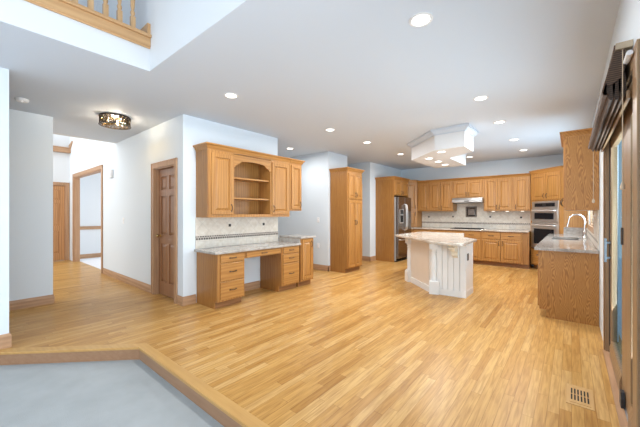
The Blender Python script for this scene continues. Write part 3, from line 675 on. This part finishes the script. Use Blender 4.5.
# ---- sink run on right wall: facing -X; local x -> world -Y, origin at far end Y 8.22
t = base_unit('sink_base_cabinet', 'oak sink cabinet run with grained end panel by the patio door', 0, 3.42, -.57, -.003, .850, (.25, 8.22, 0), -90, ends=(0, 1))
for i in range(6):
    x0 = .70+i*.445
    drawer(t, x0+.01, x0+.435, .69, .82, -.57); cdoor(t, x0+.01, x0+.435, .12, .66, -.57, x0+.06, .58)
hx0, hx1, hy0, hy1 = -.26, .09, 6.42, 7.15
st = MB()
for q in ((-.37, hx0, 4.765, 8.225), (hx1, .247, 4.765, 8.225), (hx0, hx1, 4.765, hy0), (hx0, hx1, hy1, 8.225)): st.box(q[0], q[1], q[2], q[3], .852, .888)
tag(st.build('sink_countertop', 'granite_sink'), 'grey granite countertop around the sink', 'countertop')
tag(MB().box(-.13, .247, 8.208, 8.226, .889, 1.03).build('counter_upstand', 'granite_sink'), 'granite upstand against the oven tower behind the sink', 'upstand')
sk = MB()
for z in (0,):
    sk.loft([[(x, y, zz) for x, y in ((hx0+i, hy0+i), (hx1-i, hy0+i), (hx1-i, hy1-i), (hx0+i, hy1-i))] for i, zz in ((-.018, .850), (0.0, .851), (.012, .70), (.05, .685))], cap=False)
    sk.loft([[(x, y, zz) for x, y in ((hx0+i, hy0+i), (hx1-i, hy0+i), (hx1-i, hy1-i), (hx0+i, hy1-i))] for i, zz in ((.05, .685), (.12, .684))], cap=True)
tag(sk.build('sink', 'sink_dark'), 'dark undermount sink in the granite counter', 'sink')
fa = thing('faucet', 'tall chrome gooseneck faucet behind the sink', 'faucet', (.17, 6.78, .888))
MB().lathe((0, 0, 0), [(.03, 0), (.03, .01), (.022, .02), (.019, .12), (.015, .13)], 16).build('base', 'chrome', fa, smooth=True)
pts = [(0, 0, .12), (0, 0, .30)]
for i in range(1, 13):
    a = math.pi*i/12*.95; pts.append((-.105+.105*math.cos(a), 0, .30+.115*math.sin(a)))
pts += [(-.212, 0, .27), (-.225, 0, .22)]
MB().tube(pts, .013, 10).build('spout', 'chrome', fa, smooth=True)
MB().tube([(-.216, 0, .262), (-.228, 0, .20)], .018, 10).build('spray_head', 'chrome', fa, smooth=True)
MB().tube([(0, -.02, .07), (.0, -.05, .085), (.0, -.10, .10)], .007, 8).build('lever', 'chrome', fa, smooth=True)
splash('cream stone tile backsplash on the right wall above the sink counter', (.247, 8.20, 0), -90, 3.38, .892, 1.028, 0, (), (.97, 1.0), extra=(2.47, 3.38, -.010, 0, 1.028, 1.36))
t = thing('wall_cabinet', 'oak wall cabinet with grained end panel near the patio door', 'cabinet', (.25, 5.72, 1.36), -90)
box('body', 'oak', 0, .90, -.31, -.003, 0, .905, t)
box('side_panel', 'figured', .90, .918, -.308, -.003, 0, .905, t)
cdoor(t, .02, .445, .03, .87, -.31, .41, .10); cdoor(t, .455, .88, .03, .87, -.31, .84, .10)
crown(t, 0, .918, -.31, -.003, .895, .96, 1, 1, fl=.055)

# ---- island
A, B, C, Dp = (-2.47, 5.72), (-1.78, 5.06), (-1.27, 5.10), (-1.27, 5.54)
isl = thing('kitchen_island', 'white painted island with fluted corner posts and beadboard', 'kitchen island', (-1.95, 5.9, 0))
def IL(p): return (p[0]+1.95, p[1]-5.9)
body = [A, B, C, Dp, (-1.55, 5.86), (-1.84, 6.84), (-2.60, 6.85)]
MB().prism([IL(p) for p in body], 0, .862).build('body', 'island', isl)
def strip(a, b, z0, z1, out, name, m, e0=0, e1=0):
    a, b = Vector(a), Vector(b); d = (b-a).normalized(); n = Vector((d.y, -d.x)); a = a+d*e0; b = b-d*e1
    q = [IL(p) for p in (a, b, b+n*out, a+n*out)]
    return MB().prism(q, z0, z1).build(name, m, isl)
strip(A, B, .10, .86, .012, 'beadboard_panel', 'island_panel', .10, .10)
strip(A, B, 0, .10, .03, 'base_rail', 'island', .02, .02)
strip(C, Dp, .0, .10, .004, 'base_rail', 'island')
strip(B, C, 0, .10, .03, 'base_rail', 'island', .0, -.004)
# beadboard staves on the front
d = (Vector(C)-Vector(B)); n_ = 5; L_ = d.length; d.normalize(); nn = Vector((d.y, -d.x))
b = MB()
for i in range(n_):
    a0 = Vector(B)+d*(.075+i*(L_-.075)/n_+.006); a1 = Vector(B)+d*(.075+(i+1)*(L_-.075)/n_-.006)
    b.prism([IL(p) for p in (a0, a1, a1+nn*.016, a0+nn*.016)], .10, .86)
b.build('beadboard_panel', 'island', isl)
def post(p, rz):
    e = MB()
    h_ = .075
    e.box(-h_, h_, -h_, h_, 0, .20); e.loft([[(sx*q, sy*q, z) for sx, sy in ((-1, -1), (1, -1), (1, 1), (-1, 1))] for q, z in ((h_, .20), (.055, .225))])
    e.lathe((0, 0, .22), [(.05, 0), (.056, .015), (.048, .03), (.052, .12), (.054, .25), (.046, .42), (.042, .43), (.052, .445), (.052, .46), (.044, .475), (.06, .50), (.062, .52)], 20)
    e.box(-.07, .07, -.07, .07, .74, .862)
    o = e.build('corner_post', 'island', isl, smooth=True); o.location = (*IL(p), 0); o.rotation_euler = (0, 0, R(rz))
post((-1.755, 5.06), 22); post((-2.43, 5.675), -45)
# corbel
cp = [(0, 0), (-.26, 0), (-.27, -.02), (-.25, -.045), (-.20, -.05), (-.17, -.075), (-.17, -.11), (-.14, -.13), (-.10, -.125), (-.085, -.16), (-.09, -.20), (-.06, -.225), (-.02, -.22), (0, -.25)]
co = MB().extrude(cp, lambda u, v, tt: (tt, u, v), -.035, .035); co.tube([(-.045, -.20, -.075), (.045, -.20, -.075)], .02, 12); co.tube([(-.043, -.05, -.185), (.043, -.05, -.185)], .025, 12)
o = co.build('corbel', 'corbel', isl); o.location = (*IL((-1.42, 5.075)), .862)
ou = box('outlet', 'black', 0, .006, -.035, .035, -.055, .055, isl); ou.location = (*IL((-1.27, 5.21)), .63)
ct = [(-2.70, 5.60), (-2.66, 5.53), (-2.40, 5.33), (-2.16, 5.12), (-1.90, 4.86), (-1.66, 4.60), (-1.58, 4.54), (-1.45, 4.52), (-1.20, 4.52), (-1.165, 4.545), (-1.20, 5.47), (-1.48, 5.81), (-1.76, 6.93), (-2.72, 6.95)]
tag(MB().prism(ct, .863, .90).build('island_countertop', 'granite_light', bevel=.008), 'pale granite top of the white island', 'countertop')

# ================================================================ FITTINGS
cans = [(-.85, 2.18, CZ, 'recessed light nearest the viewer at the top of the picture'),
        (-3.15, 2.12, CZ, 'recessed light in front of the desk wall, nearest the balcony'),
        (-.86, 4.13, CZ, 'second recessed light back in the right hand row'),
        (-.86, 5.40, CZ, 'third recessed light in the right hand row, beside the dropped box'),
        (-.85, 6.85, CZ, 'fourth recessed light in the right hand row'),
        (-.83, 8.12, CZ, 'recessed light at the far end of the right row, before the oven tower'),
        (-3.15, 4.06, CZ, 'second recessed light back in the left hand row'),
        (-4.73, 4.67, CZ, 'recessed light beyond the end of the desk wall, above the grey wall'),
        (-3.14, 5.25, CZ, 'recessed light in the left row in front of the pantry'),
        (-3.14, 6.79, CZ, 'recessed light in the left row near the refrigerator'),
        (-1.97, 8.24, CZ, 'recessed light behind the dropped ceiling box near the range hood'),
        (-1.75, 5.43, 2.40, 'front light in the underside of the dropped ceiling box'),
        (-2.15, 5.93, 2.40, 'left light in the underside of the dropped ceiling box'),
        (-2.13, 6.40, 2.40, 'third light from the front under the dropped ceiling box'),
        (-2.15, 6.90, 2.40, 'rearmost light in the underside of the dropped ceiling box')]
pl = pr = pm = None
for i, (x, y, z, lb) in enumerate(cans):
    t = thing('recessed_light', lb, 'light', (x, y, z), 0, 'recessed ceiling lights')
    if pr is None:
        pr = MB().lathe((0, 0, 0), [(.085, 0.0), (.085, -.004), (.078, -.008), (.070, -.008), (.066, -.002), (.066, 0)], 28).build('trim_ring', 'plastic', t, smooth=True)
        pl = MB().lathe((0, 0, 0), [(.064, -.0045), (.060, -.0055)], 24).build('lens', 'lens', t)
    else:
        for q in (pr, pl):
            c = q.copy(); COL.objects.link(c); c.parent = t
    l = bpy.data.lights.new('bulb_light', 'AREA'); l.shape = 'DISK'; l.size = .11; l.energy = CAN_POWER*(.6 if z < 2.5 or y > 8 else 1); l.color = CAN_COLOR; l.spread = R(174)
    lo = bpy.data.objects.new('bulb_light', l); COL.objects.link(lo); lo.parent = t; lo.location = (0, 0, -.012)

# flush mount drum
t = thing('ceiling_lamp', 'dark bronze flush ceiling lamp with crystals in the hall', 'ceiling lamp', (-5.15, 1.5, CZ))
MB().lathe((0, 0, -.02), [(.10, .02), (.19, .02), (.198, .012), (.198, .0), (.185, -.006), (.10, -.006)], 32).build('canopy', 'bronze', t, smooth=True)
rb = MB(); n = 32
rb.loft([[((r)*math.cos(2*math.pi*i/n), (r)*math.sin(2*math.pi*i/n), z) for i in range(n)] for r, z in ((.178, -.125), (.198, -.125), (.202, -.133), (.198, -.14), (.172, -.14), (.178, -.125))], cap=False)
rb.build('lower_ring', 'bronze', t, smooth=True)
bars = MB()
for k in range(20):
    a = 2*math.pi*k/20; a2 = a+2*math.pi/20
    p = lambda q, z: (.188*math.cos(q), .188*math.sin(q), z)
    bars.tube([p(a, -.025), p((a+a2)/2, -.075), p(a2, -.127)], .0065, 6); bars.tube([p(a2, -.025), p((a+a2)/2, -.075), p(a, -.127)], .0065, 6)
bars.build('lattice', 'bronze', t)
cr = MB()
for k in range(28):
    a = 2*math.pi*k/28
    cr.lathe((.160*math.cos(a), .160*math.sin(a), -.075), [(.001, -.05), (.014, -.025), (.014, .02), (.001, .045)], 6)
cr.build('crystal_curtain', 'crystal', t)
MB().lathe((0, 0, -.135), [(.172, .008), (.150, -.006), (.08, -.016), (.002, -.018)], 32).build('glass_bowl', 'crystal', t, smooth=True)
for k in range(3):
    a = 2*math.pi*k/3+.4
    MB().lathe((.085*math.cos(a), .085*math.sin(a), -.085), [(.002, -.022), (.014, -.016), (.02, 0), (.014, .018), (.009, .035), (.009, .055)], 12).build('bulb', 'bulb', t, smooth=True)
l = bpy.data.lights.new('lamp_glow', 'POINT'); l.energy = 40; l.color = (1, .90, .76); l.shadow_soft_size = .05
lo = bpy.data.objects.new('lamp_glow', l); COL.objects.link(lo); lo.parent = t; lo.location = (0, 0, -.09)

t = thing('smoke_detector', 'white round smoke detector on the ceiling at far left', 'smoke detector', (-5.25, .53, CZ))
MB().lathe((0, 0, 0), [(.065, 0), (.065, -.012), (.055, -.03), (.03, -.036), (.002, -.036)], 24).build('housing', 'plastic', t, smooth=True)
MB().lathe((.03, 0, -.034), [(.006, 0), (.006, -.004)], 8).build('indicator', 'lens', t)

def plate(name, label, cat, loc, rz, wd=.075, ht=.118, toggles=1, m='plastic'):
    t = thing(name, label, cat, loc, rz)
    MB().raised(-wd/2, wd/2, -ht/2, ht/2, -.001, .006, .01, raise_=False).build('cover_plate', m, t)
    for i in range(toggles):
        x = (i-(toggles-1)/2)*.046
        if cat == 'outlet':
            for z in (-.025, .025): box('socket', m, x-.016, x+.016, -.010, -.006, z-.014, z+.014, t)
        else:
            MB().extrude([(-.006, -.018), (-.014, .012), (-.006, .018)], lambda u, v, tt: (tt, u, v), x-.008, x+.008).build('toggle', m, t)
    return t
plate('light_switch', 'white light switch on the hall wall left of the closet door', 'switch', (-6.66, 2.08, 1.18), 0)
plate('light_switch', 'white light switch on the grey wall above the end cabinet', 'switch', (-4.57, 5.44, 1.17), 0)
plate('wall_outlet', 'white wall outlet on the grey wall beside the end cabinet', 'outlet', (-4.57, 5.44, .57), 0)
t = thing('door_chime', 'small white box high on the hall wall beside the opening', 'door chime', (-7.33, 2.08, 2.14))
MB().box(-.08, .08, -.045, -.001, -.085, .085).build('housing', 'plastic', t, bevel=.008)
MB().box(-.06, .06, -.048, -.045, -.06, .06).build('grille', 'white', t)

# floor register
t = thing('floor_register', 'oak floor vent set in the planks beside the patio door', 'floor vent', (.045, 2.88, 0))
b = MB(); X0, X1, Y0, Y1 = -.075, .075, -.155, .155
b.box(X0, X1, Y0, Y1, .0005, .003)
b.build('frame', 'vent', t)
b = MB(); b.box(-.058, .058, -.125, .125, .003, .0055); b.build('louver_plate', 'vent', t)
for r_ in (-1, 1):
    b = MB()
    for k in range(6):
        x = -.045+k*.018
        b.box(x-.0045, x+.0045, (-.088 if r_ < 0 else .006), (-.006 if r_ < 0 else .088), .0055, .0062)
    b.build('slot_row', 'void', t)

# woven shade
t = thing('woven_shade', 'raised dark woven wood roman shade above the patio door', 'window shade', (.25, 3.2, 2.20))
ya, yb = -.92, .90
MB().box(-.068, -.001, ya-.01, yb, 0, .035).build('headrail', 'railtan', t, bevel=.002)
def sheet(prof, th, nm, m='woven'):
    outer = prof; inner = [(x+th, z) for x, z in reversed(prof)]
    MB().extrude(outer+inner, lambda u, v, tt: (u, tt, v), ya, yb).build(nm, m, t, smooth=True)
sheet([(-.073, .03), (-.079, -.02), (-.094, -.09), (-.114, -.17), (-.123, -.21), (-.117, -.232), (-.10, -.228)], .006, 'valance')
def loop(cx, cz, rx, rz_, nm):
    pts = [(cx+rx*math.cos(2*math.pi*i/14), cz+rz_*math.sin(2*math.pi*i/14)) for i in range(14)]
    MB().extrude(pts, lambda u, v, tt: (u, tt, v), ya+.01, yb-.01).build(nm, 'woven', t, smooth=True)
loop(-.085, -.195, .017, .065, 'fold'); loop(-.062, -.19, .016, .075, 'fold'); loop(-.040, -.185, .015, .08, 'fold'); loop(-.070, -.09, .016, .07, 'fold')
loop(-.048, -.10, .016, .06, 'fold')
MB().extrude([(-.07, -.003), (-.088, -.09), (-.106, -.165), (-.096, -.185), (-.07, -.17), (-.045, -.15), (-.03, -.10), (-.03, -.003)], lambda u, v, tt: (u, tt, v), ya+.003, ya+.012).build('end_fringe', 'woven', t)
MB().box(-.026, -.012, ya, yb, -.27, -.225).build('bottom_rail', 'doorwood', t, bevel=.003)
for nm, (x, y, z0, z1), lb in (('shade_cord', (.208, 2.262, 1.49, 2.19), 'tan pull cord with tassel at the near end of the woven shade'), ('shade_cord', (.168, 4.105, 1.47, 2.0), 'tan pull cord hanging in front of the end wall cabinet')):
    c = thing(nm, lb, 'cord', (x, y, z0), 0, 'shade cords')
    MB().tube([(0, 0, 0), (0, 0, (z1-z0)/2), (0, 0, z1-z0)], .0022, 6).build('cord', 'cord', c)
    MB().lathe((0, 0, -.045), [(.002, 0), (.010, .004), (.011, .018), (.006, .035), (.003, .046)], 12).build('tassel', 'cord', c, smooth=True)

tag(MB().tube([(.222, 2.14, 2.12), (.222, 2.26, 2.12)], .013, 12).build('contact_bar', 'plastic', smooth=True), 'small white tube mounted above the patio door beside the shade', 'bar')
